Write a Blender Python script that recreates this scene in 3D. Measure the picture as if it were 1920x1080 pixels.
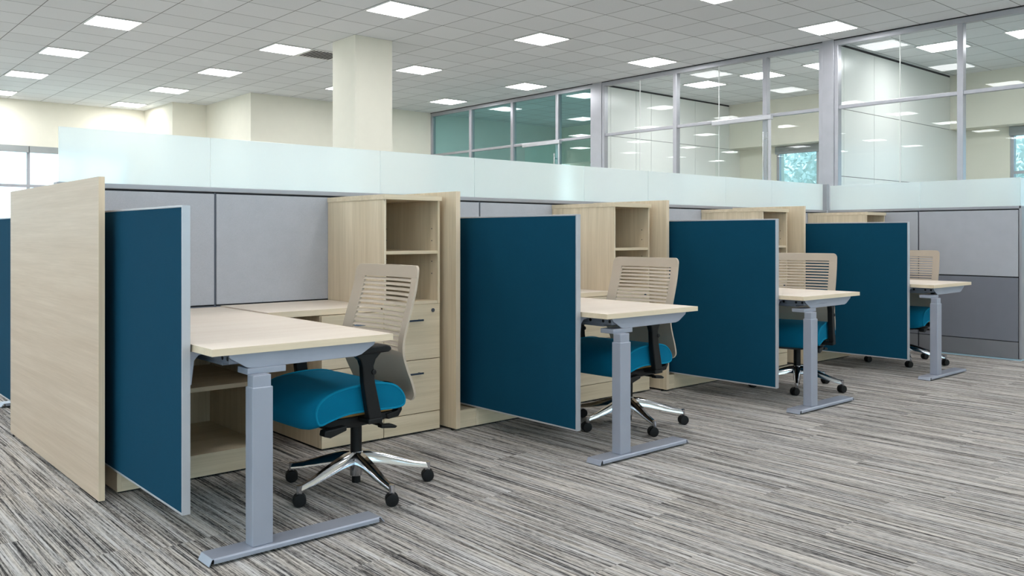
import bpy, math, random
from math import sin, cos, pi, sqrt, radians
from mathutils import Vector, Matrix
random.seed(7)
S = bpy.context.scene
COL = S.collection
for o in list(bpy.data.objects): bpy.data.objects.remove(o)

# ------------------------------------------------------------------ camera
# world: metres, floor z=0, +X along the workstation row, +Y towards the back wall, camera above the origin
cam = bpy.data.cameras.new('camera'); camo = bpy.data.objects.new('camera', cam); COL.objects.link(camo)
F_PX, CX, YH, TH = 1612.93, 973.79, 440.91, 0.847449
cam.sensor_width = 36.0; cam.lens = F_PX / 1920 * 36.0
cam.shift_x = -(CX - 960) / 1920.0; cam.shift_y = (YH - 540) / 1920.0
cam.clip_end = 200
camo.location = (0, 0, 1.125); camo.rotation_euler = (pi/2, 0, TH - pi/2)
S.camera = camo
# ------------------------------------------------------------------ world, exposure
w = bpy.data.worlds.new('world'); S.world = w; w.use_nodes = True
bg = w.node_tree.nodes['Background']; bg.inputs[0].default_value = (0.80, 0.92, 1.0, 1); bg.inputs[1].default_value = 2.0
S.view_settings.view_transform = 'Standard'; S.view_settings.look = 'None'
S.view_settings.exposure = 0.88; S.view_settings.gamma = 1.0; S.view_settings.use_curve_mapping = False
LIGHT_STRENGTH = 13.0

# ------------------------------------------------------------------ materials
def lin(c):
    c = c / 255.0
    return c / 12.92 if c <= 0.04045 else ((c + 0.055) / 1.055) ** 2.4
def rgb(r, g, b): return (lin(r), lin(g), lin(b), 1)

class NT:
    def __init__(s, name):
        s.m = bpy.data.materials.new(name); s.m.use_nodes = True; s.t = s.m.node_tree; s.t.nodes.clear()
        s.out = s.t.nodes.new('ShaderNodeOutputMaterial')
    def n(s, typ, props=None, **ins):
        nd = s.t.nodes.new(typ)
        for k, v in (props or {}).items(): setattr(nd, k, v)
        for k, v in ins.items():
            k = k.replace('_', ' ')
            key = int(k[1:]) if k[0] == 'i' and k[1:].isdigit() else k
            if hasattr(v, 'bl_idname') or isinstance(v, bpy.types.NodeSocket): s.t.links.new(v, nd.inputs[key])
            else: nd.inputs[key].default_value = v
        return nd
    def math(s, op, a, b=0.0, c=0.0):
        nd = s.t.nodes.new('ShaderNodeMath'); nd.operation = op
        for i, v in enumerate((a, b, c)):
            if isinstance(v, bpy.types.NodeSocket): s.t.links.new(v, nd.inputs[i])
            else: nd.inputs[i].default_value = v
        return nd.outputs[0]
    def noise(s, vec, scale, detail=2, rough=0.5):
        return s.n('ShaderNodeTexNoise', Vector=vec, Scale=scale, Detail=detail, Roughness=rough).outputs[0]
    def ramp(s, fac, stops, interp='LINEAR'):
        nd = s.t.nodes.new('ShaderNodeValToRGB'); s.t.links.new(fac, nd.inputs[0]); e = nd.color_ramp.elements
        nd.color_ramp.interpolation = interp
        while len(e) < len(stops): e.new(0.5)
        for i, (p, c) in enumerate(stops): e[i].position = p; e[i].color = c
        return nd.outputs[0]
    def mapping(s, vec, scale=(1, 1, 1), loc=(0, 0, 0)):
        return s.n('ShaderNodeMapping', Vector=vec, Scale=scale, Location=loc).outputs[0]
    def mix(s, fac, a, b):
        nd = s.t.nodes.new('ShaderNodeMix'); nd.data_type = 'RGBA'
        for sock, v in ((nd.inputs[0], fac), (nd.inputs[6], a), (nd.inputs[7], b)):
            if isinstance(v, bpy.types.NodeSocket): s.t.links.new(v, sock)
            else: sock.default_value = v
        return nd.outputs[2]
    def bump(s, h, dist=0.001, strength=1.0):
        return s.n('ShaderNodeBump', Height=h, Distance=dist, Strength=strength).outputs[0]
    def bsdf(s, **ins):
        nd = s.n('ShaderNodeBsdfPrincipled', **ins); s.t.links.new(nd.outputs[0], s.out.inputs[0]); return nd
    def surf(s, sock): s.t.links.new(sock, s.out.inputs[0])
    def objc(s): return s.n('ShaderNodeTexCoord').outputs['Object']
    def pos(s): return s.n('ShaderNodeNewGeometry').outputs['Position']

def plain(name, col, rough=0.5, metal=0.0, bumpscale=0, bumpd=0.0005, spec=0.5, var=0.04):
    t = NT(name); v = t.objc()
    k = t.noise(v, 6.0, 3)
    a = tuple(c * (1 - var) for c in col[:3]) + (1,); b = tuple(min(1, c * (1 + var)) for c in col[:3]) + (1,)
    c = t.ramp(k, [(0.3, a), (0.7, b)])
    ins = dict(Base_Color=c, Roughness=rough, Metallic=metal)
    if bumpscale: ins['Normal'] = t.bump(t.noise(v, bumpscale, 2), bumpd)
    nd = t.bsdf(**ins); nd.inputs['Specular IOR Level'].default_value = spec
    return t.m

def wood(name, axis, base=(228, 210, 183), dark=(205, 186, 156)):
    t = NT(name); v = t.objc()
    rnd = t.n('ShaderNodeObjectInfo').outputs['Random']
    off = t.n('ShaderNodeVectorMath', {'operation': 'ADD'}, i0=v, i1=t.n('ShaderNodeCombineXYZ', X=t.math('MULTIPLY', rnd, 31), Y=t.math('MULTIPLY', rnd, 17), Z=t.math('MULTIPLY', rnd, 23)).outputs[0]).outputs[0]
    def sc(a, l): return tuple(l if i == axis else a for i in range(3))
    n1 = t.noise(t.mapping(off, sc(28, 0.9)), 1.0, 4, 0.6)
    n2 = t.noise(t.mapping(off, sc(190, 4.0)), 1.0, 2, 0.5)
    n3 = t.noise(t.mapping(off, sc(6, 0.5)), 1.0, 2, 0.5)
    f = t.math('ADD', t.math('MULTIPLY', n1, 0.5), t.math('ADD', t.math('MULTIPLY', n2, 0.28), t.math('MULTIPLY', n3, 0.22)))
    c = t.ramp(f, [(0.36, rgb(*dark)), (0.5, rgb(*[(a + b) / 2 for a, b in zip(base, dark)])), (0.62, rgb(*base))])
    t.bsdf(Base_Color=c, Roughness=0.45, Normal=t.bump(n2, 0.0002))
    return t.m

def fabric(name, col, contrast=0.18, scale=420):
    t = NT(name); v = t.objc()
    a = t.noise(t.mapping(v, (1, 1, 4)), scale, 2, 0.7); b = t.noise(t.mapping(v, (4, 4, 1)), scale, 2, 0.7)
    big = t.noise(v, 9.0, 4, 0.6)
    f = t.math('ADD', t.math('MULTIPLY', t.math('ADD', a, b), 0.46), t.math('MULTIPLY', big, 0.08))
    lo = tuple(c * (1 - contrast) for c in col[:3]) + (1,); hi = tuple(min(1, c * (1 + contrast)) for c in col[:3]) + (1,)
    c = t.ramp(f, [(0.4, lo), (0.6, hi)])
    nd = t.bsdf(Base_Color=c, Roughness=0.95, Normal=t.bump(f, 0.0008)); nd.inputs['Specular IOR Level'].default_value = 0.15
    return t.m

def schlick(t):
    g = t.n('ShaderNodeNewGeometry'); d = t.n('ShaderNodeVectorMath', {'operation': 'DOT_PRODUCT'}, i0=g.outputs['Incoming'], i1=g.outputs['Normal']).outputs['Value']
    return t.math('ADD', 0.04, t.math('MULTIPLY', 0.96, t.math('POWER', t.math('SUBTRACT', 1.0, t.math('ABSOLUTE', d)), 5.0)))
def glass(name, tint, boost=1.0):
    t = NT(name)
    fr = schlick(t)
    if boost != 1.0: fr = t.math('MINIMUM', t.math('MULTIPLY', fr, boost), 1.0)
    tr = t.n('ShaderNodeBsdfTransparent', Color=tint); gl = t.n('ShaderNodeBsdfGlossy', Roughness=0.0, Color=(1, 1, 1, 1))
    mx = t.n('ShaderNodeMixShader', i0=fr, i1=tr.outputs[0], i2=gl.outputs[0]); t.surf(mx.outputs[0])
    return t.m

def frosted(name):
    t = NT(name)
    d = t.n('ShaderNodeBsdfDiffuse', Color=(0.86, 0.91, 0.905, 1))
    tl = t.n('ShaderNodeBsdfTranslucent', Color=(0.94, 0.985, 0.98, 1))
    rf = t.n('ShaderNodeBsdfRefraction', Color=(0.965, 0.99, 0.985, 1), Roughness=0.55, IOR=1.02)
    m0 = t.n('ShaderNodeMixShader', i0=0.6, i1=tl.outputs[0], i2=rf.outputs[0])
    m1 = t.n('ShaderNodeMixShader', i0=0.72, i1=d.outputs[0], i2=m0.outputs[0])
    gl = t.n('ShaderNodeBsdfGlossy', Roughness=0.12, Color=(1, 1, 1, 1))
    fr = schlick(t)
    m2 = t.n('ShaderNodeMixShader', i0=fr, i1=m1.outputs[0], i2=gl.outputs[0]); t.surf(m2.outputs[0])
    return t.m

def emit(name, col, strength):
    t = NT(name); e = t.n('ShaderNodeEmission', Color=col, Strength=strength); t.surf(e.outputs[0]); return t.m

def carpet():
    t = NT('carpet'); p = t.pos()
    sx = t.n('ShaderNodeSeparateXYZ', Vector=p); X, Y = sx.outputs[0], sx.outputs[1]
    ix = t.math('FLOOR', t.math('DIVIDE', X, 0.25))
    sh = t.math('MULTIPLY', t.math('FRACT', t.math('MULTIPLY', t.math('SINE', t.math('MULTIPLY', ix, 12.9898)), 4375.85)), 1.0)
    iy = t.math('FLOOR', t.math('ADD', Y, sh))
    cell = t.n('ShaderNodeTexWhiteNoise', {'noise_dimensions': '2D'}, Vector=t.n('ShaderNodeCombineXYZ', X=ix, Y=iy).outputs[0])
    r = cell.outputs['Value']
    Xo = t.math('ADD', X, t.math('MULTIPLY', r, 37.0)); Yo = t.math('ADD', Y, t.math('MULTIPLY', r, 91.0))
    def st(fx, fy, det, ro): return t.noise(t.n('ShaderNodeCombineXYZ', X=t.math('MULTIPLY', Xo, fx), Y=t.math('MULTIPLY', Yo, fy)).outputs[0], 1.0, det, ro)
    wob = t.math('MULTIPLY', t.math('SUBTRACT', st(12, 5, 2, 0.5), 0.5), 0.0015)
    Xo = t.math('ADD', Xo, wob)
    yarn = st(240, 2.6, 2, 0.55)        # individual yarn lines
    band = st(75, 0.9, 3, 0.6)          # streaks about a centimetre wide
    wide = st(17, 0.5, 2, 0.5)          # broad light and dark bands
    rag = st(230, 26, 2, 0.7)           # broken ends
    f = t.math('ADD', t.math('MULTIPLY', yarn, 0.42), t.math('ADD', t.math('MULTIPLY', band, 0.40), t.math('ADD', t.math('MULTIPLY', wide, 0.18), t.math('MULTIPLY', rag, 0.22))))
    f = t.math('SUBTRACT', f, 0.11)
    c = t.ramp(f, [(0.37, rgb(42, 41, 43)), (0.435, rgb(88, 85, 84)), (0.468, rgb(144, 138, 134)), (0.52, rgb(190, 184, 179)), (0.60, rgb(222, 217, 213))])
    c2 = t.ramp(t.noise(t.n('ShaderNodeCombineXYZ', X=t.math('MULTIPLY', Xo, 40), Y=t.math('MULTIPLY', Yo, 1.3), Z=5.0).outputs[0], 1.0, 2), [(0.40, (1, 0.97, 0.93, 1)), (0.60, (0.97, 0.98, 1.0, 1))])
    mul = t.n('ShaderNodeMix', {'data_type': 'RGBA', 'blend_type': 'MULTIPLY'}); mul.inputs[0].default_value = 1.0
    t.t.links.new(c, mul.inputs[6]); t.t.links.new(c2, mul.inputs[7])
    gr = t.noise(p, 900, 1, 0.5)
    nd = t.bsdf(Base_Color=mul.outputs[2], Roughness=0.95, Normal=t.bump(t.math('ADD', gr, yarn), 0.002)); nd.inputs['Specular IOR Level'].default_value = 0.1
    return t.m

GRID = 0.6096; GX0 = 5.625; GY0 = 11.745
def ceiling_mat():
    t = NT('ceiling_tile'); p = t.pos(); sx = t.n('ShaderNodeSeparateXYZ', Vector=p)
    u = t.math('DIVIDE', t.math('SUBTRACT', sx.outputs[0], GX0), GRID); v = t.math('DIVIDE', t.math('SUBTRACT', sx.outputs[1], GY0), GRID)
    def edge(q):
        fr = t.math('FRACT', q); return t.math('MINIMUM', fr, t.math('SUBTRACT', 1.0, fr))
    e = t.math('MINIMUM', edge(u), edge(v))
    groove = t.math('LESS_THAN', e, 0.0085)
    wn = t.n('ShaderNodeTexWhiteNoise', {'noise_dimensions': '2D'}, Vector=t.n('ShaderNodeCombineXYZ', X=t.math('FLOOR', u), Y=t.math('FLOOR', v)).outputs[0]).outputs['Value']
    base = t.ramp(wn, [(0.0, rgb(228, 230, 231)), (1.0, rgb(236, 238, 239))])
    speck = t.noise(p, 260, 3, 0.7)
    base = t.mix(t.ramp(speck, [(0.52, (0, 0, 0, 1)), (0.64, (0.22, 0.22, 0.22, 1))]), base, rgb(196, 196, 194))
    c = t.mix(groove, base, rgb(120, 121, 121))
    h = t.math('SUBTRACT', t.math('MULTIPLY', speck, 0.2), groove)
    t.bsdf(Base_Color=c, Roughness=0.9, Normal=t.bump(h, 0.002)); return t.m

M = {}
M['carpet'] = carpet(); M['ceiling'] = ceiling_mat()
M['cream'] = plain('cream_wall_paint', rgb(238, 234, 219), 0.85, 0, 300, 0.0003, 0.3, 0.01)
M['white_panel'] = plain('white_wall_panel', rgb(238, 239, 235), 0.25, 0, 0, 0, 0.5, 0.01)
M['dark_gap'] = plain('dark_gap', rgb(35, 36, 40), 0.7)
M['wood_v'] = wood('pale_wood_upright_grain', 2)
M['wood_x'] = wood('pale_wood_grain_across', 0)
M['wood_y'] = wood('pale_wood_end_panel', 1, (214, 191, 169), (198, 173, 149))
M['wood_top'] = wood('pale_wood_desk_top', 0, (232, 219, 205), (222, 206, 190))
M['edge'] = wood('pale_wood_edge_band', 0, (230, 211, 184), (216, 196, 167))
M['edge_v'] = wood('pale_wood_edge_band_upright', 2, (232, 211, 184), (216, 193, 164))
M['grey_fabric'] = fabric('light_grey_fabric', rgb(178, 179, 185), 0.2)
M['grey_fabric_dark'] = fabric('mid_grey_fabric', rgb(126, 127, 136), 0.14)
M['teal_fabric'] = fabric('deep_teal_fabric', rgb(8, 66, 90), 0.14)
M['seat_fabric'] = fabric('bright_teal_seat_fabric', rgb(0, 107, 140), 0.12)
M['piping'] = fabric('teal_piping', rgb(10, 126, 160), 0.05)
M['trim_grey'] = plain('silver_grey_paint', rgb(160, 160, 165), 0.4, 0.3)
M['alu'] = plain('brushed_aluminium', rgb(205, 205, 210), 0.35, 0.6)
M['screen_rim'] = plain('pale_aluminium_rim', rgb(186, 186, 191), 0.35, 0.35)
M['leg_grey'] = plain('blue_grey_powder_coat', rgb(160, 164, 177), 0.38, 0.25, 500, 0.0001)
M['rail_grey'] = plain('grey_rail', rgb(118, 122, 133), 0.45, 0.3)
M['leg_dark'] = plain('dark_grey_steel', rgb(84, 88, 98), 0.45, 0.4)
M['base_grey'] = plain('grey_raceway', rgb(132, 132, 138), 0.5, 0.2)
M['black'] = plain('black_plastic', rgb(14, 14, 15), 0.45, spec=0.3)
M['black_soft'] = plain('black_rubber', rgb(15, 15, 16), 0.55, spec=0.3)
M['chrome'] = plain('polished_aluminium', rgb(205, 205, 209), 0.10, 1.0)
M['taupe'] = plain('taupe_plastic', rgb(186, 170, 152), 0.42, 0, 700, 0.0001)
M['ply'] = plain('tan_seat_board', rgb(190, 140, 80), 0.6)
M['handle'] = plain('gunmetal_handle', rgb(120, 132, 150), 0.25, 0.9)
M['pale_strip'] = plain('pale_blue_floor_strip', rgb(175, 205, 220), 0.35)  # pale blue strip along the partition foot
M['frost'] = frosted('frosted_glass')
M['glass'] = glass('clear_partition_glass', (0.972, 0.99, 0.986, 1), 0.36)
M['glass_unlit'] = glass('green_glass_unlit_tint', (0.845, 0.982, 0.975, 1), 0.8)  # green glass, tint deepened to carry the teal of the unlit office
M['glass_blue'] = glass('blue_tinted_window_glass', (0.58, 0.70, 0.74, 1), 1.0)
M['glass_out'] = glass('window_glass', (0.80, 0.93, 0.97, 1), 1.0)
M['shade_box'] = plain('grey_shade_box', rgb(158, 162, 162), 0.5)
M['frame'] = plain('silver_frame', rgb(178, 178, 184), 0.35, 0.5)
M['light'] = emit('light_diffuser', (0.985, 0.99, 1.0, 1), LIGHT_STRENGTH)
M['white_metal'] = plain('white_metal', rgb(230, 230, 228), 0.4)
M['leaf'] = plain('pale_green_leaves', rgb(228, 238, 232), 0.7)
M['bark'] = plain('tree_bark', rgb(110, 100, 90), 0.9)
M['ground'] = plain('outside_paving', rgb(190, 190, 185), 0.9)

# ------------------------------------------------------------------ mesh helpers
class MB:
    def __init__(s): s.v = []; s.f = []; s.mi = []; s.cur = 0
    def _add(s, vs, fs):
        b = len(s.v); s.v += [tuple(x) for x in vs]; s.f += [tuple(i + b for i in f) for f in fs]; s.mi += [s.cur] * len(fs); return s
    def mat(s, i): s.cur = i; return s
    def box(s, x0, x1, y0, y1, z0, z1):
        vs = [(x, y, z) for z in (z0, z1) for y in (y0, y1) for x in (x0, x1)]
        return s._add(vs, [(0, 2, 3, 1), (4, 5, 7, 6), (0, 1, 5, 4), (2, 6, 7, 3), (0, 4, 6, 2), (1, 3, 7, 5)])
    def prism(s, poly, a0, a1, axis='y'):
        # poly in the two other axes (ccw or cw; normals are recalculated)
        n = len(poly)
        def P(p, a):
            if axis == 'y': return (p[0], a, p[1])
            if axis == 'x': return (a, p[0], p[1])
            return (p[0], p[1], a)
        vs = [P(p, a0) for p in poly] + [P(p, a1) for p in poly]
        fs = [tuple(range(n)), tuple(range(2*n-1, n-1, -1))] + [(i, i + n, (i + 1) % n + n, (i + 1) % n) for i in range(n)]
        return s._add(vs, fs)
    def loft(s, rings, cap=True):
        n = len(rings[0]); vs = [p for r in rings for p in r]; fs = []
        for k in range(len(rings) - 1):
            for i in range(n):
                j = (i + 1) % n; fs.append((k*n + i, k*n + j, (k+1)*n + j, (k+1)*n + i))
        if cap: fs += [tuple(range(n - 1, -1, -1)), tuple((len(rings)-1)*n + i for i in range(n))]
        return s._add(vs, fs)
    def cyl(s, c, r, z0, z1, n=24, r2=None, axis='z'):
        r2 = r if r2 is None else r2; R = []
        for (a, rr) in ((z0, r), (z1, r2)):
            ring = []
            for i in range(n):
                t = 2*pi*i/n; p = (rr*cos(t), rr*sin(t))
                ring.append((c[0]+p[0], c[1]+p[1], a) if axis == 'z' else ((c[0]+p[0], a, c[1]+p[1]) if axis == 'y' else (a, c[0]+p[0], c[1]+p[1])))
            R.append(ring)
        return s.loft(R)
    def tube(s, pts, r, n=8, closed=False):
        pts = [Vector(p) for p in pts]; R = []
        m = len(pts)
        for i, p in enumerate(pts):
            a = pts[(i-1) % m] if (closed or i > 0) else p; b = pts[(i+1) % m] if (closed or i < m-1) else p
            d = (b - a).normalized(); up = Vector((0, 0, 1)) if abs(d.z) < 0.9 else Vector((0, 1, 0))
            if closed: up = Vector((0, 1, 0)) if abs(d.y) < 0.9 else Vector((0, 0, 1))
            u = d.cross(up).normalized(); v = d.cross(u)
            rr = r[i] if isinstance(r, (list, tuple)) else r
            R.append([p + u*rr*cos(2*pi*k/n) + v*rr*sin(2*pi*k/n) for k in range(n)])
        if closed: R.append(R[0]); return s.loft(R, cap=False)
        return s.loft(R)
    def build(s, name, mat, parent=None, bevel=0.0, seg=2, smooth=False, loc=None):
        import bmesh
        me = bpy.data.meshes.new(name)
        me.from_pydata(s.v, [], s.f)
        for m in (mat if isinstance(mat, (list, tuple)) else [mat]): me.materials.append(m)
        for p, i in zip(me.polygons, s.mi): p.material_index = i
        bm = bmesh.new(); bm.from_mesh(me); bmesh.ops.recalc_face_normals(bm, faces=bm.faces[:]); bm.to_mesh(me); bm.free()
        if smooth:
            for p in me.polygons: p.use_smooth = True
            me.set_sharp_from_angle(angle=radians(38))
        o = bpy.data.objects.new(name, me); COL.objects.link(o)
        if parent: o.parent = parent
        if loc: o.location = loc
        if bevel:
            b = o.modifiers.new('bevel', 'BEVEL'); b.width = bevel; b.segments = seg; b.limit_method = 'ANGLE'; b.angle_limit = radians(35); b.harden_normals = False
        return o
def B(*a): return MB().box(*a)

def tag(o, label, cat, group=None):
    o['label'] = label; o['category'] = cat
    if group: o['group'] = group
    return o
def thing(name, label, cat, loc=(0, 0, 0), group=None, rz=0):
    o = bpy.data.objects.new(name, None); COL.objects.link(o); o.location = loc; o.rotation_euler = (0, 0, rz); o.empty_display_size = 0.1
    return tag(o, label, cat, group)
def struct(o): o['kind'] = 'structure'; return o
def sempty(name, loc=(0, 0, 0)):
    o = bpy.data.objects.new(name, None); COL.objects.link(o); o.location = loc; return struct(o)
KIDS = {}
def copy_tree(o, parent=None, allobj=None):
    if allobj is None: allobj = list(bpy.data.objects)
    c = o.copy(); COL.objects.link(c); c.parent = parent
    for ch in [k for k in allobj if k.parent == o]: copy_tree(ch, c, allobj)
    return c

# ------------------------------------------------------------------ room shell
CZ = 3.928; XS = 11.60
XMIN, YMIN, XMAX = -5.0, -5.0, 16.12
struct(B(XMIN, XMAX + 0.5, YMIN, 20.5, -0.1, 0.0).build('floor', M['carpet']))
struct(B(XMIN, XMAX + 0.5, YMIN, 20.5, CZ, CZ + 0.1).build('ceiling', M['ceiling']))
wl = MB(); added_wins_left = [(-4.4, 1.6), (2.4, 8.4), (9.2, 15.2)]  # unseen window openings, added for daylight on the ceiling and left-facing sides
ys = [YMIN] + [y for a in added_wins_left for y in a] + [20.15]
for i in range(0, len(ys), 2): wl.box(XMIN - 0.2, XMIN, ys[i], ys[i+1], 0, CZ)
for a, b in added_wins_left: wl.box(XMIN - 0.2, XMIN, a, b, 0, .9); wl.box(XMIN - 0.2, XMIN, a, b, 2.98, CZ)
struct(wl.build('wall_left', M['cream']))
added_wins_front = [(-4.2, 1.8), (2.8, 8.8)]; wf = MB(); xs_ = [XMIN - 0.2] + [x for a in added_wins_front for x in a] + [XMAX + 0.5]  # unseen front openings, added to bring in more daylight
for i in range(0, len(xs_), 2): wf.box(xs_[i], xs_[i+1], YMIN - 0.2, YMIN, 0, CZ)
for a, b in added_wins_front: wf.box(a, b, YMIN - 0.2, YMIN, 0, .9); wf.box(a, b, YMIN - 0.2, YMIN, 2.98, CZ)
struct(wf.build('wall_front', M['cream']))
# back wall: window bay at the left, a stepped nook, then the wall behind the column
wb = MB()
WZ0, WZ1 = 0.9, 2.98; WX0, WX1 = -2.2, 6.10
wb.box(XMIN, WX0, 20.15, 20.45, 0, CZ); wb.box(WX0, WX1, 20.15, 20.45, WZ1, CZ); wb.box(WX0, WX1, 20.15, 20.45, 0, WZ0); wb.box(WX1, 6.51, 20.15, 20.45, 0, CZ)
wb.box(6.51, 7.23, 18.40, 20.45, 0, CZ)
wb.box(7.23, XS, 16.16, 16.46, 0, CZ); wb.box(7.23, 7.40, 16.46, 18.40, 0, CZ)
struct(wb.build('wall_back', M['cream']))
# far right outside wall behind the offices, with a bulkhead above the windows
wr = MB(); XB, XD = 15.70, 16.10
wr.box(XB, XD + 0.3, YMIN, 16.2, 2.985, CZ)
wins = [(8.2, 10.03), (1.9, 5.50), (12.2, 14.9), (-3.5, 0.8)]
ys = sorted([YMIN] + [y for a in wins for y in a] + [16.2])
for i in range(0, len(ys), 2): wr.box(XD, XD + 0.3, ys[i], ys[i+1], 0, 2.985)
for a, b in wins: wr.box(XD, XD + 0.3, a, b, 0, 0.9)
struct(wr.build('wall_right', M['cream']))
# office dividing walls: white panels with shadow joints
def divider(name, y, xs, zs, mat):
    m = MB(); m.box(XS + 0.06, 15.7, y + 0.012, y + 0.10, 0, CZ - 0.03); m.box(15.7, XD, y + 0.012, y + 0.10, 0, 2.985)
    xs = [XS + 0.06] + xs + [XD]; g = 0.004
    for i in range(len(xs) - 1):
        for (z0, z1) in zs:
            if z1 > 3.0 and xs[i+1] > XB: m.mat(0).box(xs[i] + g, XB - g, y, y + 0.012, z0 + g, z1 - g)
            else: m.mat(0).box(xs[i] + g, xs[i+1] - g, y, y + 0.012, z0 + g, z1 - g)
    m.mat(1).box(XS + 0.06, XB, y + 0.004, y + 0.09, CZ - 0.03, CZ)
    m.mat(1).box(XS + 0.06, XB, y + 0.010, y + 0.013, 0.1, CZ - 0.03)
    struct(m.build(name, [mat, M['dark_gap']]))
divider('wall_divider', 10.93, [11.93, 12.65, 13.10, 14.50], [(0.1, 2.98), (2.98, CZ - 0.03)], M['white_panel'])
divider('wall_office', 6.33, [11.96, 12.90, 13.82], [(0.1, 1.99), (1.99, 2.98), (2.98, CZ - 0.03)], M['white_panel'])
struct(B(XS + 0.06, XB, 16.22, 16.4, 0, CZ).build('wall_end', M['white_panel']))
# square column
tag(struct(B(6.235, 6.845, 10.526, 11.155, 0, CZ).build('trim_1', M['cream'])), 'square cream column', 'column'); 
for k in ('label', 'category'): del bpy.data.objects['trim_1'][k]
# baseboards
struct(MB().box(7.25, XS - 0.05, 16.145, 16.16, 0, 0.1).box(WX0, 6.51, 20.135, 20.15, 0, 0.1).build('baseboard_back', M['base_grey']))

# outside windows
def window_x(name, x, y0, y1, z0, z1, mull, trans, pm=None):
    e = sempty(name, (x, (y0 + y1)/2, z0)); cy = (y0 + y1)/2; m = MB(); h = z1 - z0; f = 0.055
    a, b = y0 - cy, y1 - cy
    m.box(0, .08, a, a + f, 0, h).box(0, .08, b - f, b, 0, h).box(0, .08, a + f, b - f, 0, f).box(0, .08, a + f, b - f, h - f, h)
    for y in mull: m.box(0.01, .07, y - cy - .025, y - cy + .025, f, h - f)
    for z in trans: m.box(0.012, .068, a + f, b - f, z - z0 - .025, z - z0 + .025)
    m.build('window_frame', M['frame'], e)
    B(.035, .045, a + f, b - f, f, h - f).build('pane', pm or M['glass_blue'], e)
    B(-.09, -.002, a + .01, b - .01, h - .16, h - .005).build('shade_box', M['shade_box'], e, 0.004)
    return e
def window_y(name, y, x0, x1, z0, z1, mull, trans):
    cx_ = (x0 + x1)/2; e = sempty(name, (cx_, y, z0)); m = MB(); h = z1 - z0; f = 0.06
    a, b = x0 - cx_, x1 - cx_
    m.box(a, a + f, 0, .08, 0, h).box(b - f, b, 0, .08, 0, h).box(a + f, b - f, 0, .08, 0, f).box(a + f, b - f, 0, .08, h - f, h)
    for x in mull: m.box(x - cx_ - .03, x - cx_ + .03, 0.01, .07, f, h - f)
    for z in trans: m.box(a + f, b - f, 0.012, .068, z - z0 - .03, z - z0 + .03)
    m.build('window_frame', M['frame'], e)
    B(a + f, b - f, .035, .045, f, h - f).build('pane', M['glass_out'], e)
    xs = [x0] + mull + [x1]
    for i in range(len(xs) - 1): B(xs[i] - cx_ + .008, xs[i+1] - cx_ - .008, -.07, -.002, h - .14, h - .005).build('shade_box', M['shade_box'], e, 0.004)
    return e
window_y('window_1', 20.17, WX0, WX1, WZ0, WZ1, [-0.9, 0.4, 1.67, 2.93, 4.19, 5.15], [2.15])
window_x('window_2', XD + .02, 8.2, 10.03, 0.9, 2.985, [9.1], [])
window_x('window_3', XD + .02, 1.9, 5.50, 0.9, 2.985, [3.7], [2.2])
window_x('window_4', XD + .02, 12.2, 14.9, 0.9, 2.985, [13.5], [])
window_x('window_5', XD + .02, -3.5, 0.8, 0.9, 2.985, [-1.4], [])

k = 9  # windows numbered from here are out of view, added for their daylight
for a, b in added_wins_left:
    e = window_x('window_%d' % k, XMIN - .02, a, b, 0.9, 2.98, [a + 2, a + 4], [2.15], M['glass_out']); e.rotation_euler.z = pi; k += 1
for a, b in added_wins_front:
    e = window_y('window_%d' % k, YMIN - .02, a, b, 0.9, 2.98, [a + 2, a + 4], [2.15]); e.rotation_euler.z = pi; k += 1
# trees outside
def tree(name, x, y, h, r, label, seed):
    t = thing(name, label, 'tree', (x, y, -0.3), 'trees outside the office windows'); rnd = random.Random(seed)
    m = MB(); m.tube([(0, 0, 0), (0.1, 0.05, h*.3), (-.05, .1, h*.55), (.05, .0, h*.85)], [.14, .11, .08, .03], 8)
    tips = []
    for k in range(9):
        a = k*2.4; z0 = h*(.3 + .05*k); L = r*(.7 + .3*rnd.random()); p1 = (L*cos(a), L*sin(a), z0 + L*.5)
        m.tube([(0, 0, z0), (p1[0]*.5, p1[1]*.5, z0 + L*.3), p1], [.05, .03, .015], 6); tips.append(p1)
    m.build('trunk', M['bark'], t, smooth=True)
    l = MB()
    for k in range(4200):
        tp = rnd.choice(tips); g = [rnd.gauss(0, r*.28) for _ in range(3)]
        c = Vector((tp[0]*rnd.random()**.4 + g[0], tp[1]*rnd.random()**.4 + g[1], tp[2] + g[2]*.9))
        u = Vector([rnd.gauss(0, 1) for _ in range(3)]).normalized(); v = u.cross(Vector([rnd.gauss(0, 1) for _ in range(3)])).normalized(); sz = .07 + .05*rnd.random()
        l._add([c - u*sz, c + v*sz*.45, c + u*sz, c - v*sz*.45], [(0, 1, 2, 3)])
    l.build('foliage', M['leaf'], t)
tree('tree', 20.2, 10.6, 4.6, 1.7, 'leafy pale tree outside the window of the middle glass office', 3)
tree('tree', 20.4, 5.4, 4.4, 1.6, 'leafy pale tree outside the window of the nearest glass office at right', 5)
for a in ((-30, 60, 20.6, 60), (16.7, 60, -30, 20.6), (-30, -5.3, -30, 20.6), (-5.3, 16.7, -30, -5.3)): struct(B(*a, -0.5, -0.3).build('ground', M['ground']))

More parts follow.
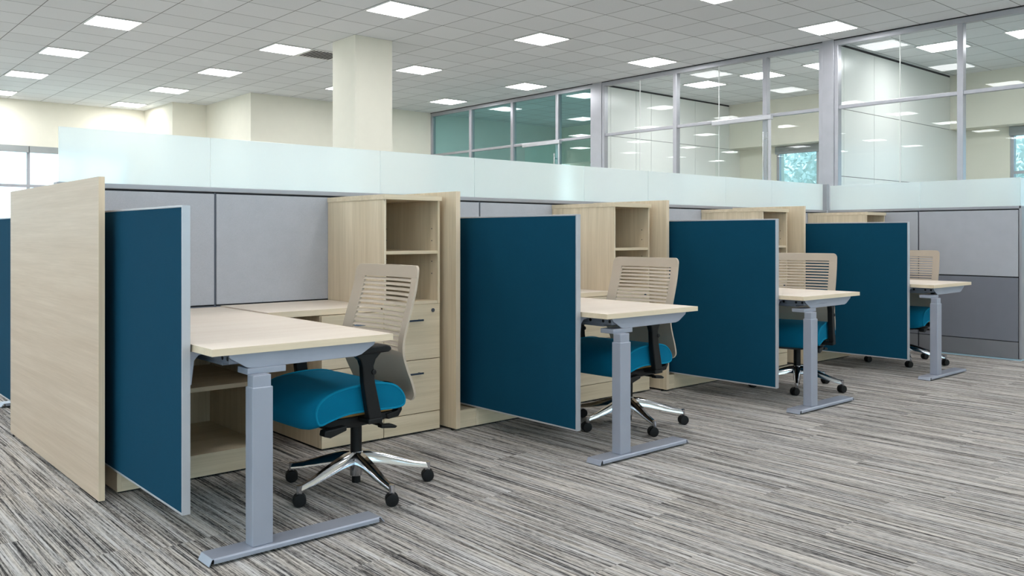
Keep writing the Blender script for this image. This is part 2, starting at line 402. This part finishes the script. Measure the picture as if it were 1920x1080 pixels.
# ------------------------------------------------------------------ glazed office fronts (X = XS)
def bay(name, y0, y1, mulls, joints, gmat):
    """one glazed front between two posts; y0<y1"""
    e = sempty(name, (XS, (y0+y1)/2, 0)); cy = (y0+y1)/2; ZT = 2.955
    m = MB()
    m.box(-.045, .045, y0-cy, y1-cy, CZ-.085, CZ-.012)                          # head channel
    m.box(-.03, .03, y0-cy, y1-cy, ZT-.025, ZT+.025)                            # transom
    m.box(-.03, .03, y0-cy, y1-cy, 0, .1)
    m.build('frame', M['frame'], e, 0.004)
    B(-.055, .055, y0-cy, y1-cy, CZ-.012, CZ-.0005).build('shadow_gap', M['dark_gap'], e)
    for y in mulls: MB().box(-.05, .05, y-cy-.038, y-cy+.038, .1, CZ-.085).build('mullion', M['frame'], e, 0.006)
    for s_, y in ((1, y0), (-1, y1)): MB().box(-.05, .05, y-cy-.03 + s_*.03, y-cy+.03 + s_*.03, .1, CZ-.085).build('mullion', M['frame'], e, 0.006)
    ed = [y0 + .06] + sorted(mulls) + [y1 - .06]
    for i in range(len(ed)-1):
        a = ed[i] + (.038 if i else 0); b = ed[i+1] - (.038 if i < len(ed)-2 else 0)
        cuts = [a] + [j for j in joints if a < j < b] + [b]
        for k in range(len(cuts)-1):
            for (z0, z1) in ((.1, ZT-.025), (ZT+.025, CZ-.085)):
                B(-.005, .005, cuts[k]-cy+.002, cuts[k+1]-cy-.002, z0, z1).build('pane', gmat, e)
        for j in cuts[1:-1]: B(-.007, .007, j-cy-.005, j-cy+.005, .1, CZ-.085).build('joint', M['white_metal'], e)
    return e
bay('window_6', 11.03, 16.16, [14.70, 13.32, 11.99], [], M['glass_unlit'])
bay('window_7', 6.44, 10.80, [9.13, 7.40], [9.93, 8.27], M['glass'])
bay('window_8', -1.2, 6.26, [4.535, 2.7, 0.9], [5.33, 3.6], M['glass'])
def post(n, y0, y1):
    struct(MB().box(XS-.06, XS+.06, y0, y1, 0, CZ).build(n, M['frame'], None, 0.004))
post('trim_2', 10.80, 11.03); post('trim_3', 6.26, 6.44)
struct(B(XS-.05, XS+.05, YMIN, -1.2, 0, CZ).build('wall_side', M['cream']))
def sliding_door(name, y0, y1):
    e = sempty(name, (XS - .085, (y0+y1)/2, 0)); h = (y1-y0)/2
    B(-.035, .035, -h-.02, h+.02, 2.885, 2.955).build('track', M['alu'], e, 0.006)
    B(-.006, .006, -h+.03, h-.03, .02, 2.885).build('pane', M['glass'] if y0 < 10 else M['glass_unlit'], e)
    B(-.015, .015, -h, -h+.035, .01, 2.885).build('stile', M['alu'], e, 0.003); 
    m = MB()
    for x in (-.05, .05): m.cyl((x, -h+.10), .014, .9, 2.7, 16)
    m.build('pull_bar', M['chrome'], e, smooth=True)
    m = MB()
    for z in (1.0, 2.6): m.box(-.05, .05, -h+.094, -h+.106, z-.01, z+.01)
    m.build('pull_bracket', M['chrome'], e)
sliding_door('door_1', 11.87, 12.90); sliding_door('door_2', 7.27, 8.31)

# ------------------------------------------------------------------ ceiling lights
def make_light():
    t = thing('ceiling_light', '', 'ceiling light', (0, 0, CZ))
    m = MB(); a, b = .3, .277
    m.box(-a, a, -a, -b, -.014, 0).box(-a, a, b, a, -.014, 0).box(-a, -b, -b, b, -.014, 0).box(b, a, -b, b, -.014, 0)
    m.build('light_frame', M['white_metal'], t, 0.002)
    B(-b, b, -b, b, -.010, -.004).build('diffuser', M['light'], t)
    return t
lt0 = make_light(); used = False
LX = [(-3.83, 'outermost row by the left wall'), (-1.39, 'second row in from the left wall'), (1.05, 'row just outside the picture at left'), (3.49, 'leftmost visible row'), (5.93, 'row in line with the square column'), (8.37, 'row just right of the square column'), (10.81, 'row beside the glazed offices')]
LY = [19.37, 16.93, 14.49, 12.05, 9.00, 5.95, 2.90, -0.15, -3.2]
ordn = ['first', 'second', 'third', 'fourth', 'fifth', 'sixth', 'seventh', 'eighth', 'ninth']
def put_light(x, y, lab, grp):
    global used
    o = lt0 if not used else copy_tree(lt0); used = True
    o.location = (x, y, CZ); tag(o, lab, 'ceiling light', grp)
for x, rn in LX:
    k = 0
    for y in LY:
        if x > 7 and y > 16.2: continue
        put_light(x, y, 'ceiling light panel, %s from the back in the %s' % (ordn[k], rn), 'square ceiling light panels'); k += 1
for x, y, lab in ((13.15, 9.69, 'farthest lit ceiling panel inside the middle glass office'), (13.15, 8.47, 'second lit ceiling panel inside the middle glass office'), (13.15, 7.25, 'nearest lit ceiling panel inside the middle glass office'),
                  (13.15, 5.40, 'farthest lit ceiling panel inside the right glass office'), (13.15, 4.18, 'second lit ceiling panel inside the right glass office'), (13.15, 2.35, 'third lit ceiling panel inside the right glass office'), (13.15, 0.5, 'nearest lit ceiling panel inside the right glass office')):
    put_light(x, y, lab, 'office ceiling light panels')
# air vent
v = thing('ceiling_vent', 'square louvred air vent in the ceiling just left of the column', 'vent', (6.54, 12.05, CZ))
m = MB(); a, b = .3, .26
m.box(-a, a, -a, -b, -.012, 0).box(-a, a, b, a, -.012, 0).box(-a, -b, -b, b, -.012, 0).box(b, a, -b, b, -.012, 0); m.build('vent_frame', M['white_metal'], v, 0.002)
m = MB()
for k in range(9):
    x = -b + .03 + k*.0575; m.prism([(x, -.012), (x + .035, -.001), (x + .038, -.003), (x + .003, -.014)], -b, b, 'y')
m.build('louvre', M['white_metal'], v); B(-b, b, -b, b, -.0015, -.0005).build('backing', M['black'], v)

# ------------------------------------------------------------------ partitions
YF = 4.656; YC = 4.69; YB = 4.724; XE = 8.44
sp = thing('office_partition', 'long grey fabric partition with frosted glass top running behind all four desks', 'partition', (1.09, YC, 0))
ox = 1.09
m = MB(); m.box(0, XE - ox, -.034, .034, 1.362, 1.388); m.build('top_cap', M['trim_grey'], sp, 0.004)
seams = [1.09, 1.88, 2.962, 3.745, 4.83, 5.60, 6.69, 7.46, XE]
B(0, XE - ox, -.018, .018, .012, 1.362).build('core', M['dark_gap'], sp)
for i in range(len(seams)-1):
    a, b = seams[i] - ox + .006, seams[i+1] - ox - .006
    for s_ in (-1, 1):
        y0, y1 = sorted((s_*.018, s_*.034))
        B(a, b, y0, y1, .742, 1.352).build('fabric_panel', M['grey_fabric'], sp, 0.003)
        B(a, b, y0, y1, .17, .734).build('lower_panel', M['grey_fabric_dark'], sp, 0.003)
        B(a, b, y0, y1, .012, .163).build('base_cover', M['base_grey'], sp, 0.002)
for x in seams[1:-1]:
    m = MB(); m.box(x-ox-.005, x-ox+.005, -.027, .027, .17, 1.358)
    for k in range(44): z = .76 + k*.0135; m.box(x-ox-.0035, x-ox+.0035, -.0285, -.0265, z, z+.005)
    m.build('slotted_upright', M['leg_dark'], sp)
gj = [1.104, 1.864, 2.957, 3.72, 4.81, 5.575, 6.67, 7.44, XE - .03]
for i in range(len(gj)-1): B(gj[i]-ox+.0015, gj[i+1]-ox-.0015, -.005, .005, 1.388, 1.662).build('frosted_glass', M['frost'], sp, 0.001)
cp = thing('office_partition', 'grey fabric cross partition with frosted glass top at the far end of the row', 'partition', (XE, 2.79, 0))
yw = YF - .01 - 2.79
B(0, .07, 0, yw, 1.362, 1.388).build('top_cap', M['trim_grey'], cp, 0.004)
B(.016, .054, 0.02, yw, .012, 1.362).build('core', M['dark_gap'], cp)
sy = 3.70 - 2.79
for (a, b) in ((0.026, sy - .006), (sy + .006, yw)):
    for x0, x1 in ((0, .016), (.054, .07)):
        B(x0, x1, a, b, .752, 1.352).build('fabric_panel', M['grey_fabric'], cp, 0.003)
        B(x0, x1, a, b, .17, .742).build('lower_panel', M['grey_fabric_dark'], cp, 0.003)
        B(x0, x1, a, b, .014, .163).build('base_cover', M['base_grey'], cp, 0.002)
m = MB(); m.box(.008, .062, sy-.005, sy+.005, .17, 1.358)
for k in range(44): z = .76 + k*.0135; m.box(.006, .0085, sy-.0035, sy+.0035, z, z+.005)
m.build('slotted_upright', M['leg_dark'], cp)
B(0.0, .07, -.004, .020, .014, 1.388).build('end_cover', M['trim_grey'], cp, 0.004)
B(-.004, .074, 0.0, yw, 0, .012).build('floor_strip', M['pale_strip'], cp)
for a, b in ((0.02, sy - .002), (sy + .002, yw - .01)): B(.030, .040, a, b, 1.388, 1.645).build('frosted_glass', M['frost'], cp, 0.001)
rp = thing('office_partition', 'grey partition with frosted glass top, a sliver at the right picture edge', 'partition', (XE + .072, 2.79, 0))
B(0, 1.8, 0, .07, 1.362, 1.388).build('top_cap', M['trim_grey'], rp, 0.004); B(.01, 1.8, .016, .054, .012, 1.362).build('core', M['dark_gap'], rp)
for y0, y1 in ((0, .016), (.054, .07)):
    B(.004, 1.796, y0, y1, .752, 1.352).build('fabric_panel', M['grey_fabric'], rp, 0.003); B(.004, 1.796, y0, y1, .17, .742).build('lower_panel', M['grey_fabric_dark'], rp, 0.003); B(.004, 1.796, y0, y1, .014, .163).build('base_cover', M['base_grey'], rp, 0.002)
B(0, 1.8, -.004, .074, 0, .012).build('floor_strip', M['pale_strip'], rp); B(.01, 1.79, .03, .04, 1.388, 1.645).build('frosted_glass', M['frost'], rp, 0.001)
tag(MB().box(XE-.018, XE+.034, YF-.02+.012, YF+.06, 1.388, 1.662).build('corner_post', M['trim_grey'], None, 0.003), 'short grey corner post where the two frosted glass screens meet', 'post')

# ------------------------------------------------------------------ wood end panel and fins
def wood_panel(name, label, x0, x1, y0, y1, z1, mats, group=None):
    cx_, cy_ = (x0+x1)/2, (y0+y1)/2; t = thing(name, label, 'panel', (cx_, cy_, 0), group); hx, hy = (x1-x0)/2, (y1-y0)/2
    B(-hx, hx, -hy+.0015, hy-.0015, .014, z1).build('board', mats[0], t, 0.0008)
    B(-hx, hx, -hy, -hy+.0015, .014, z1).build('edge_band', mats[1], t); B(-hx, hx, hy-.0015, hy, .014, z1).build('edge_band', mats[1], t)
    for s_ in (-1, 1): MB().cyl((0, s_*(hy-.05)), .011, 0, .014, 12).build('glide', M['black'], t)
    return t
wood_panel('end_panel', 'tall pale wood end panel at the left end of the row, nearest the camera', 1.059, 1.083, 3.848, 5.53, 1.370, (M['wood_y'], M['edge_v']))
FX = [3.017, 4.909, 6.766]
fl = ['tall pale wood divider fin between the first and second teal screens', 'tall pale wood divider fin between the second and third teal screens', 'tall pale wood divider fin just left of the farthest teal screen']
for x, l in zip(FX, fl): wood_panel('divider_fin', l, x-.030, x, 3.93, YF-.002, 1.376, (M['wood_v'], M['edge_v']), 'wood divider fins')

# ------------------------------------------------------------------ storage
YD = 4.03
def pedestal(label, x, group, lock=True):
    t = thing('drawer_pedestal', label, 'drawer unit', (x, YD, 0), group); W = .378; D = YF - YD - .004
    MB().box(0, .016, .02, D, .012, .702).box(W-.016, W, .02, D, .012, .702).box(.016, W-.016, D-.012, D, .012, .702).box(.016, W-.016, .02, D-.012, .69, .702).box(.016, W-.016, .02, D-.012, .10, .112).build('body', M['wood_v'], t, 0.0008)
    B(.01, W-.01, .03, D-.01, 0, .012).build('gap_shade_plinth', M['black'], t)  # black block fills the gap under the unit, standing in for its shade
    B(.001, W-.001, 0, .018, .012, .114).build('kick_panel', M['wood_x'], t, 0.001)
    for (z0, z1, hz) in ((.118, .417, .345), (.421, .703 if not lock else .731, .645)):
        d = B(.001, W-.001, 0, .018, z0, z1).build('drawer_front', M['wood_x'], t, 0.001)
        h = MB().box(W/2-.055, W/2+.055, -.032, -.024, hz-.005, hz+.005).box(W/2-.045, W/2-.037, -.026, 0, hz-.004, hz+.004).box(W/2+.037, W/2+.045, -.026, 0, hz-.004, hz+.004).build('handle', M['handle'], d, 0.001)
        if lock and z0 > .4:
            MB().cyl((W-.05, .695), .011, -.004, .001, 20, axis='y').build('lock', M['leg_dark'], d, smooth=True)
    return t
def tower(label, x, group):
    t = thing('shelf_tower', label, 'shelf unit', (x, YD, .733), group); W = .378; D = YF - YD - .004; H0 = 1.322 - .733
    B(0, .014, .0, D, 0, H0).build('side_panel', M['wood_v'], t, 0.0008); B(W-.014, W, .0, D, 0, H0).build('side_panel', M['wood_v'], t, 0.0008)
    B(.014, W-.014, D-.012, D, 0, H0).build('back_panel', M['wood_v'], t)
    B(.014, W-.014, .004, D-.012, 0, .016).build('bottom_panel', M['wood_x'], t)
    B(.014, W-.014, .004, D-.012, .285, .303).build('shelf', M['wood_x'], t, 0.0008)
    B(-.004, W+.006, -.012, D, H0, H0+.028).build('top_panel', M['wood_x'], t, 0.001)
    m = MB()
    for xx in (.0145, W-.0145):
        for yy in (.06, D-.08):
            for zz in (.17, .24, .36, .43): m.cyl((yy, zz), .0035, min(xx, xx + (.001 if xx < .1 else -.001)), max(xx, xx + (.001 if xx < .1 else -.001)), 8, axis='x')
    m.build('shelf_pin_hole', M['dark_gap'], t)
    return t
def bookcase(label, x, fx, group):
    t = thing('low_bookcase', label, 'bookcase', (x, 3.95, 0), group); W = .70; D = YF - 3.95 - .004; H0 = .695
    MB().box(0, .018, 0, D, .010, H0).build('side_panel', M['wood_v'], t, 0.0008); B(W-.018, W, 0, D, .010, H0).build('side_panel', M['wood_v'], t, 0.0008)
    B(.018, W-.018, D-.014, D, .01, H0).build('back_panel', M['wood_v'], t); B(.018, W-.018, 0, D-.014, H0-.018, H0).build('top_panel', M['wood_x'], t)
    B(.018, W-.018, .01, D-.014, .40, .421).build('shelf', M['wood_x'], t, 0.0008)
    B(.018, W-.018, .0, D-.014, .094, .112).build('bottom_panel', M['wood_x'], t, 0.0008); B(.018, W-.018, .001, .017, .010, .094).build('kick_panel', M['wood_x'], t)
    if fx < x - .03: MB().box(fx - x, -.001, .0, .35, .010, .112).build('base_filler', M['wood_x'], t, 0.001)
    B(.01, W-.01, .02, D-.01, 0, .010).build('gap_shade_plinth', M['black'], t)  # solid black in the gap below the bookcase, shade given as colour
    return t
def worktop(label, x0, x1, group):
    t = thing('return_worktop', label, 'worktop', ((x0+x1)/2, (4.055+YF)/2, .706), group); hx = (x1-x0)/2; hy = (YF-.002-4.055)/2
    B(-hx, hx, -hy+.0015, hy, 0, .030).build('board', M['wood_top'], t, 0.0008); B(-hx, hx, -hy, -hy+.0015, 0, .030).build('edge_band', M['edge'], t)
    return t

# ------------------------------------------------------------------ desk
def make_desk(flip=False):
    t = thing('standing_desk', '', 'desk'); W = .735; D = 1.725
    B(.0015, W-.0015, .0015, D, .706, .731).build('table_top', M['wood_top'], t, 0.0006)
    B(0, W, 0, .0015, .706, .731).build('edge_band', M['edge'], t)
    for q in (0, W-.0015): B(q, q+.0015, .0015, D, .706, .731).build('edge_band', M['edge'], t)
    # side arm channel under the front edge, tapered at both ends
    m = MB(); m.prism([(.075, .7055), (.075, .694), (.082, .686), (.140, .652), (.160, .647), (.585, .650), (.610, .656), (.668, .690), (.675, .7055)], 0.033, .038, 'y')
    m.prism([(.075, .7055), (.675, .7055), (.675, .700), (.075, .700)], .040, .10, 'y')
    m.build('support_arm', M['leg_grey'], t, 0.002)
    # long rail under the top with bolt holes
    MB().box(.078, .17, .042, 1.02, .668, .7055).box(.078, .20, .102, 1.02, .657, .668).build('cross_rail', M['rail_grey'], t, 0.002)
    for q in (.055, .10, .19, .30, .42): MB().cyl((q, .686), .008, .0765, .0785, 14, axis='x').build('bolt_hole', M['black'], t)
    B(.138, .285, .022, .11, .626, .649).build('top_plate', M['leg_grey'], t, 0.002)
    l = B(.135, .203, -.029, .020, .585, .630).build('upper_column', M['leg_grey'], t, 0.003)
    l2 = B(.130, .208, -.034, .025, .028, .588).build('leg', M['leg_grey'], t, 0.004, 3)
    # bent plate foot with sloping ends
    m = MB(); m.prism([(-.030, .004), (-.018, .028), (.650, .028), (.668, .006), (.664, .004), (.648, .024), (-.016, .024), (-.026, .002)], -.045, .05, 'y')
    m.prism([(-.045, .028), (-.050, .024), (-.050, .010), (-.045, .010)], -.012, .640, 'x'); m.prism([(.045, .010), (.050, .010), (.050, .024), (.045, .028)], -.012, .640, 'x')
    f = m.build('foot', M['leg_grey'], t, 0.0015)
    g = MB(); g.cyl((0.0, 0), .016, 0, .024, 16); g.cyl((.62, 0), .016, 0, .024, 16); g.build('glide', M['black'], t)
    return t

def make_screen():
    t = thing('privacy_screen', '', 'desk screen'); L = 1.47; Z0, Z1 = .125, 1.232; w_ = .030
    B(.0015, w_-.0015, .008, L-.008, Z0+.008, Z1-.008).build('fabric', M['teal_fabric'], t)
    m = MB(); m.box(0, w_, 0, .008, Z0, Z1).box(0, w_, L-.008, L, Z0, Z1).box(0, w_, .008, L-.008, Z0, Z0+.008).box(0, w_, .008, L-.008, Z1-.008, Z1)
    m.build('rim', M['screen_rim'], t, 0.0015)
    # bracket to the desk underside
    for y in (.012, .70): m = MB(); m.prism([(w_, .705), (w_ + .078, .705), (w_ + .078, .697), (w_ + .034, .690), (w_ + .018, .672), (w_ + .008, .585), (w_, .585)], y, y + .035, 'y'); m.build('bracket', M['leg_grey'], t, 0.002)
    return t

# ------------------------------------------------------------------ chair (faces local -X)
def catmull(P, k, closed=True):
    out = []; n = len(P)
    for i in range(n if closed else n-1):
        def g(j): return P[j % n] if closed else P[max(0, min(n-1, j))]
        p0, p1, p2, p3 = g(i-1), g(i), g(i+1), g(i+2)
        for q in range(k):
            s_ = q/k; out.append(tuple(0.5*((2*b) + (-a+c)*s_ + (2*a-5*b+4*c-d)*s_**2 + (-a+3*b-3*c+d)*s_**3) for a, b, c, d in zip(p0, p1, p2, p3)))
    if not closed: out.append(tuple(P[-1]))
    return out
def interp(tab, z):
    if z <= tab[0][0]: return tab[0][1]
    for (a, b), (c, d) in zip(tab, tab[1:]):
        if z <= c: return b + (d-b)*(z-a)/(c-a)
    return tab[-1][1]
PROF = catmull([(.395, .160), (.43, .166), (.48, .150), (.55, .120), (.62, .100), (.69, .108), (.78, .135), (.88, .165), (.99, .185)], 8, False)
def make_chair():
    t = thing('office_chair', '', 'chair')
    side = catmull([(-.322, .366), (-.338, .385), (-.342, .42), (-.322, .455), (-.27, .483), (-.17, .500), (-.05, .501), (.03, .484), (.072, .450), (.086, .412), (.06, .390), (-.07, .393), (-.19, .394), (-.275, .378)], 4)
    mid = catmull([(-.350, .338), (-.376, .358), (-.385, .40), (-.368, .452), (-.31, .490), (-.18, .508), (-.05, .506), (.03, .490), (.074, .456), (.090, .414), (.06, .386), (-.07, .386), (-.19, .376), (-.28, .348)], 4)
    rings = []; HW = .248; ys = [-1, -.985, -.95, -.88, -.78, -.62, -.42, -.2, 0, .2, .42, .62, .78, .88, .95, .985, 1]
    cxm = sum(p[0] for p in side)/len(side); czm = sum(p[1] for p in side)/len(side)
    for q in ys:
        k = (1 - abs(q)**7); sh = 1 - .012*max(0, (abs(q) - .95)/.05)
        rings.append([(cxm + (a[0] + (b[0]-a[0])*k - cxm)*sh, q*HW, czm + (a[1] + (b[1]-a[1])*k - czm)*sh) for a, b in zip(side, mid)])
    MB().loft(rings).build('seat', M['seat_fabric'], t, smooth=True)
    for s_ in (-1, 1):
        MB().tube([(cxm + (p[0]-cxm)*1.003, s_*HW*.992, czm + (p[1]-czm)*1.01) for p in side], .0055, 6, closed=True).build('piping', M['piping'], t, smooth=True)
    B(-.26, .055, -.20, .20, .366, .392).build('seat_board', M['ply'], t, 0.006)
    # backrest shell with through slots
    TH_ = .012; zt = .990; zb = .398
    def hw(z):
        base = interp([(.40, .232), (.5, .242), (.62, .248), (.8, .248), (.99, .243)], z); r = .032
        if z > zt - r: base -= r - sqrt(max(0, r*r - (z-(zt-r))**2))
        if z < zb + r: base -= (r - sqrt(max(0, r*r - ((zb+r)-z)**2)))
        return base
    def sx(y, z): return interp(PROF, z) - .030*(abs(y)/.22)**2 + .012
    m = MB()
    def patch(y0, y1, zs, ny, tilt=0.0, th=TH_, inset=0.0):
        R = []; nz = len(zs); front = []; back = []
        for i, z in enumerate(zs):
            a = y0(z) if callable(y0) else y0; b = y1(z) if callable(y1) else y1; tt = tilt*(i/(nz-1) - .5)
            for j in range(ny+1):
                y = a + (b-a)*j/ny; x = sx(y, z) + tt + inset; front.append((x, y, z)); back.append((x+th, y, z))
        n = ny + 1; N = len(front); fs = []
        for i in range(nz-1):
            for j in range(ny):
                q = i*n + j; fs.append((q, q+1, q+n+1, q+n)); fs.append((N+q, N+q+n, N+q+n+1, N+q+1))
        for i in range(nz-1):
            for q in (i*n, i*n + ny): fs.append((q, q+n, N+q+n, N+q))
        for j in range(ny):
            for q in (j, (nz-1)*n + j): fs.append((q, q+1, N+q+1, N+q))
        m._add(front + back, fs)
    def zr(a, b, n): return [a + (b-a)*i/n for i in range(n+1)]
    zs0, zs1 = .618, .934
    top = zr(zs1, zt-.034, 2) + [zt - .032 + .032*sin(pi/2*k/8) for k in range(9)]
    patch(lambda z: -hw(z), lambda z: hw(z), top, 16)
    low = [zb + .032 - .032*sin(pi/2*k/8) for k in range(8, -1, -1)] + zr(zb+.04, zs0, 14)
    patch(lambda z: -hw(z), lambda z: hw(z), low, 16)
    def inn(z): return interp([(.6, .192), (.94, .186)], z)
    patch(lambda z: -hw(z), lambda z: -inn(z), zr(zs0, zs1, 16), 3); patch(lambda z: inn(z), lambda z: hw(z), zr(zs0, zs1, 16), 3)
    ns = 15; p = (zs1-zs0)/ns
    for k in range(ns):
        a = zs0 + k*p + .0046; b = zs0 + (k+1)*p - .0046
        patch(lambda z: -inn(z) - .004, lambda z: inn(z) + .004, zr(a, b, 2), 10, .008, .007, .003)
    m.build('backrest', M['taupe'], t, 0.0015, 2, smooth=True)
    # lumbar bar behind the shell and curved back bracket
    MB().tube(catmull([(-.02, 0, .325), (.08, 0, .318), (.155, 0, .330), (.205, 0, .38), (.203, 0, .44), (.190, 0, .49)], 5, False), .015, 10).box(.172, .196, -.06, .06, .42, .47).build('back_bracket', M['black'], t, smooth=True)
    # tilt mechanism and levers
    m = MB(); m.prism([(-.27, .372), (-.275, .345), (-.24, .322), (-.20, .306), (-.05, .296), (.03, .300), (.05, .33), (.045, .368)], -.085, .085, 'y')
    m.prism([(-.22, .372), (-.22, .35), (.03, .345), (.06, .36), (.06, .372)], -.19, .19, 'y')
    m.build('mechanism', M['black'], t, 0.008, 3)
    MB().prism([(-.285, .368), (-.30, .350), (-.26, .337), (-.16, .324), (-.02, .328), (.045, .350), (.05, .368)], -.212, .212, 'y').build('seat_pan', M['black'], t, 0.006, 2)
    m = MB(); m.prism([(-.30, .338), (-.305, .315), (-.275, .305), (-.20, .325), (-.20, .345)], -.245, -.20, 'y'); m.box(-.255, -.225, -.21, -.08, .322, .340)
    m.build('lever', M['black'], t, 0.005, 2); m = MB(); m.prism([(.0, .296), (.075, .286), (.085, .294), (.06, .306), (.0, .312)], -.20, -.165, 'y'); m.box(.008, .03, -.17, -.08, .298, .314); m.build('lever', M['black'], t, 0.005, 2); m = MB()
    m.prism([(.01, .36), (.02, .335), (.075, .340), (.095, .368), (.09, .395), (.075, .392), (.07, .368)], -.22, -.18, 'y')
    m.build('lever', M['black'], t, 0.005, 2)
    # arms
    for s_ in (-1, 1):
        y = s_*.275; a = min(y-.040, y+.040); b = max(y-.040, y+.040)
        MB().prism([(-.215, .648), (-.205, .667), (-.03, .670), (-.008, .662), (-.004, .648), (-.02, .640), (-.195, .638)], a, b, 'y').build('armrest', M['black_soft'], t, 0.007, 3, loc=(-.022, 0, 0))
        y0, y1 = y-.017, y+.017
        m = MB().prism([(-.175, .642), (-.035, .642), (-.068, .612), (-.078, .585), (-.072, .52), (-.044, .40), (-.036, .365), (-.10, .365), (-.108, .40), (-.128, .52), (-.132, .585), (-.142, .612)], y0, y1, 'y')
        y2, y3 = sorted((y1 if s_ > 0 else y0, s_*.10)); m.box(-.105, -.035, y2, y3, .345, .368)
        m.cyl((-.080, .560), .012, y0-.006, y1+.006, 16, axis='y')
        m.build('arm_post', M['black'], t, 0.006, 2, loc=(-.022, 0, 0))
    # column and base
    MB().cyl((0, 0), .025, .150, .292, 24).build('gas_column', M['black'], t, smooth=True)
    m = MB().cyl((0, 0), .014, .288, .312, 16).cyl((0, 0), .027, .058, .166, 28, .031)
    for k in range(5):
        a = radians(-94 + 72*k); R = []
        for (r, w_, z0, z1) in ((.018, .052, .112, .166), (.06, .050, .112, .162), (.12, .044, .102, .147), (.19, .038, .086, .124), (.26, .030, .072, .100), (.323, .025, .062, .086)):
            c_ = Vector((cos(a)*r, sin(a)*r, 0)); n_ = Vector((-sin(a), cos(a), 0))
            prof = [(-.5, .0), (-.42, .75), (-.22, 1), (.22, 1), (.42, .75), (.5, 0), (.3, .0), (-.3, 0)]
            R.append([tuple(c_ + n_*w_*px + Vector((0, 0, z0 + (z1-z0)*pz))) for px, pz in prof])
        m.loft(R); m.cyl((cos(a)*.325, sin(a)*.325), .012, .052, .088, 14)
    m.build('star_base', M['chrome'], t, smooth=True)
    MB().cyl((0, 0), .019, .026, .058, 20).build('column_end', M['black'], t, smooth=True)
    for k in range(5):
        a = radians(-94 + 72*k); c = MB()
        for q in (-1, 1):
            R = []
            for (off, rr) in ((.003, .022), (.005, .027), (.018, .028), (.023, .025), (.024, .017)):
                R.append([(rr*cos(2*pi*i/22), q*off, .028 + rr*sin(2*pi*i/22)) for i in range(22)])
            c.loft(R)
        c.box(-.012, .012, -.004, .004, .02, .05); c.cyl((0.0, 0), .007, .03, .058, 10)
        o = c.build('caster', M['black_soft'], t, smooth=True); o.location = (cos(a)*.325, sin(a)*.325, 0); o.rotation_euler = (0, 0, a + 1.1 + k*1.9)
    return t

# ------------------------------------------------------------------ place the workstations
who = ['nearest workstation', 'second nearest workstation', 'third workstation', 'farthest workstation']
CAB = [2.568, 4.434, 6.262, 8.055]; DX = [1.165, 3.157, 4.995, 6.925]; LEGO = [0.0, -.070, -.095, -.145]; SXR = [1.157, 3.147, 4.990, 6.895]
desk0 = make_desk(); scr0 = make_screen(); ch0 = make_chair()
dl = ['height adjustable desk with pale wood top, largest and nearest the camera at left', 'height adjustable pale wood desk right of the second teal screen from the left', 'height adjustable desk with pale wood top beside the third teal screen', 'height adjustable pale wood desk farthest away, before the grey cross partition']
sl = ['deep teal fabric desk screen beside the tall wood end panel, leftmost large one', 'deep teal fabric desk screen right of the first wood fin, widest in the photo', 'deep teal fabric desk screen between the second and third desks', 'deep teal fabric desk screen farthest right, before the last desk']
cl = ['taupe slatted-back office chair with teal seat at the nearest desk', 'taupe slatted-back office chair with teal seat behind the second desk', 'taupe slatted-back office chair with teal seat behind the third desk', 'taupe slatted-back office chair half hidden by the last teal screen']
CH = [(1.992, 3.355, 2, 50), (3.875, 3.407, 3, 32), (5.735, 3.40, 14, 66), (7.60, 3.45, 8, 68)]   # x, y, turn, angle of the star base
for i in range(4):
    d = desk0 if i == 0 else copy_tree(desk0); s_ = scr0 if i == 0 else copy_tree(scr0); c = ch0 if i == 0 else copy_tree(ch0)
    d.location = (DX[i], 2.915, 0); tag(d, dl[i], 'desk', 'standing desks in the row')
    if i:
        for k in bpy.data.objects:
            if k.parent == d and k.name.split('.')[0] in ('upper_column', 'leg', 'foot', 'glide', 'top_plate'): k.location.x = LEGO[i]
    s_.location = (SXR[i] - .030, 3.09, 0); tag(s_, sl[i], 'desk screen', 'teal desk screens')
    x, y, rz, ba = CH[i]; c.location = (x, y, 0); c.rotation_euler = (0, 0, radians(rz))
    da = radians(ba - 50 - rz)
    for k in bpy.data.objects:
        if k.parent == c and k.name.startswith('star_base'): k.rotation_euler.z = da
        if k.parent == c and k.name.startswith('caster'): k.location = Matrix.Rotation(da, 3, 'Z') @ k.location
    tag(c, cl[i], 'chair', 'taupe and teal office chairs')
    X = CAB[i]
    pedestal('wood drawer pedestal left of the shelf tower at the %s' % who[i], X - .380, 'drawer pedestals under the worktops', lock=False)
    pedestal('wood two-drawer pedestal with lock under the shelf tower of the %s' % who[i], X, 'drawer pedestals under the shelf towers')
    tower('open pale wood shelf tower at the %s' % who[i], X, 'open shelf towers')
    bookcase('low open pale wood bookcase under the desk of the %s' % who[i], SXR[i] + .004, [9, 3.020, 4.912, 6.770][i], 'low bookcases under the desks')
    worktop('pale wood return worktop along the partition at the %s' % who[i], DX[i] + .743, X - .002, 'return worktops')
# back row: only its first desk and screen can be seen past the end panel
d = copy_tree(desk0); d.location = (DX[0] + .735, 2*YC - 2.915, 0); d.rotation_euler = (0, 0, pi); tag(d, 'desk beyond the end panel, only its grey foot showing at the left edge', 'desk')
for k in bpy.data.objects:
    if k.parent == d and k.name.split('.')[0] in ('upper_column', 'leg', 'foot', 'glide', 'top_plate'): k.location.x = .06
s_ = copy_tree(scr0); s_.location = (SXR[0], 2*YC - 3.09, 0); s_.rotation_euler = (0, 0, pi); tag(s_, 'teal desk screen on the far side of the partition, cut by the left edge', 'desk screen')
for k in bpy.data.objects:
    if k.parent == s_ and k.name.startswith('bracket'): k.scale.x = -1; k.location.x = .030
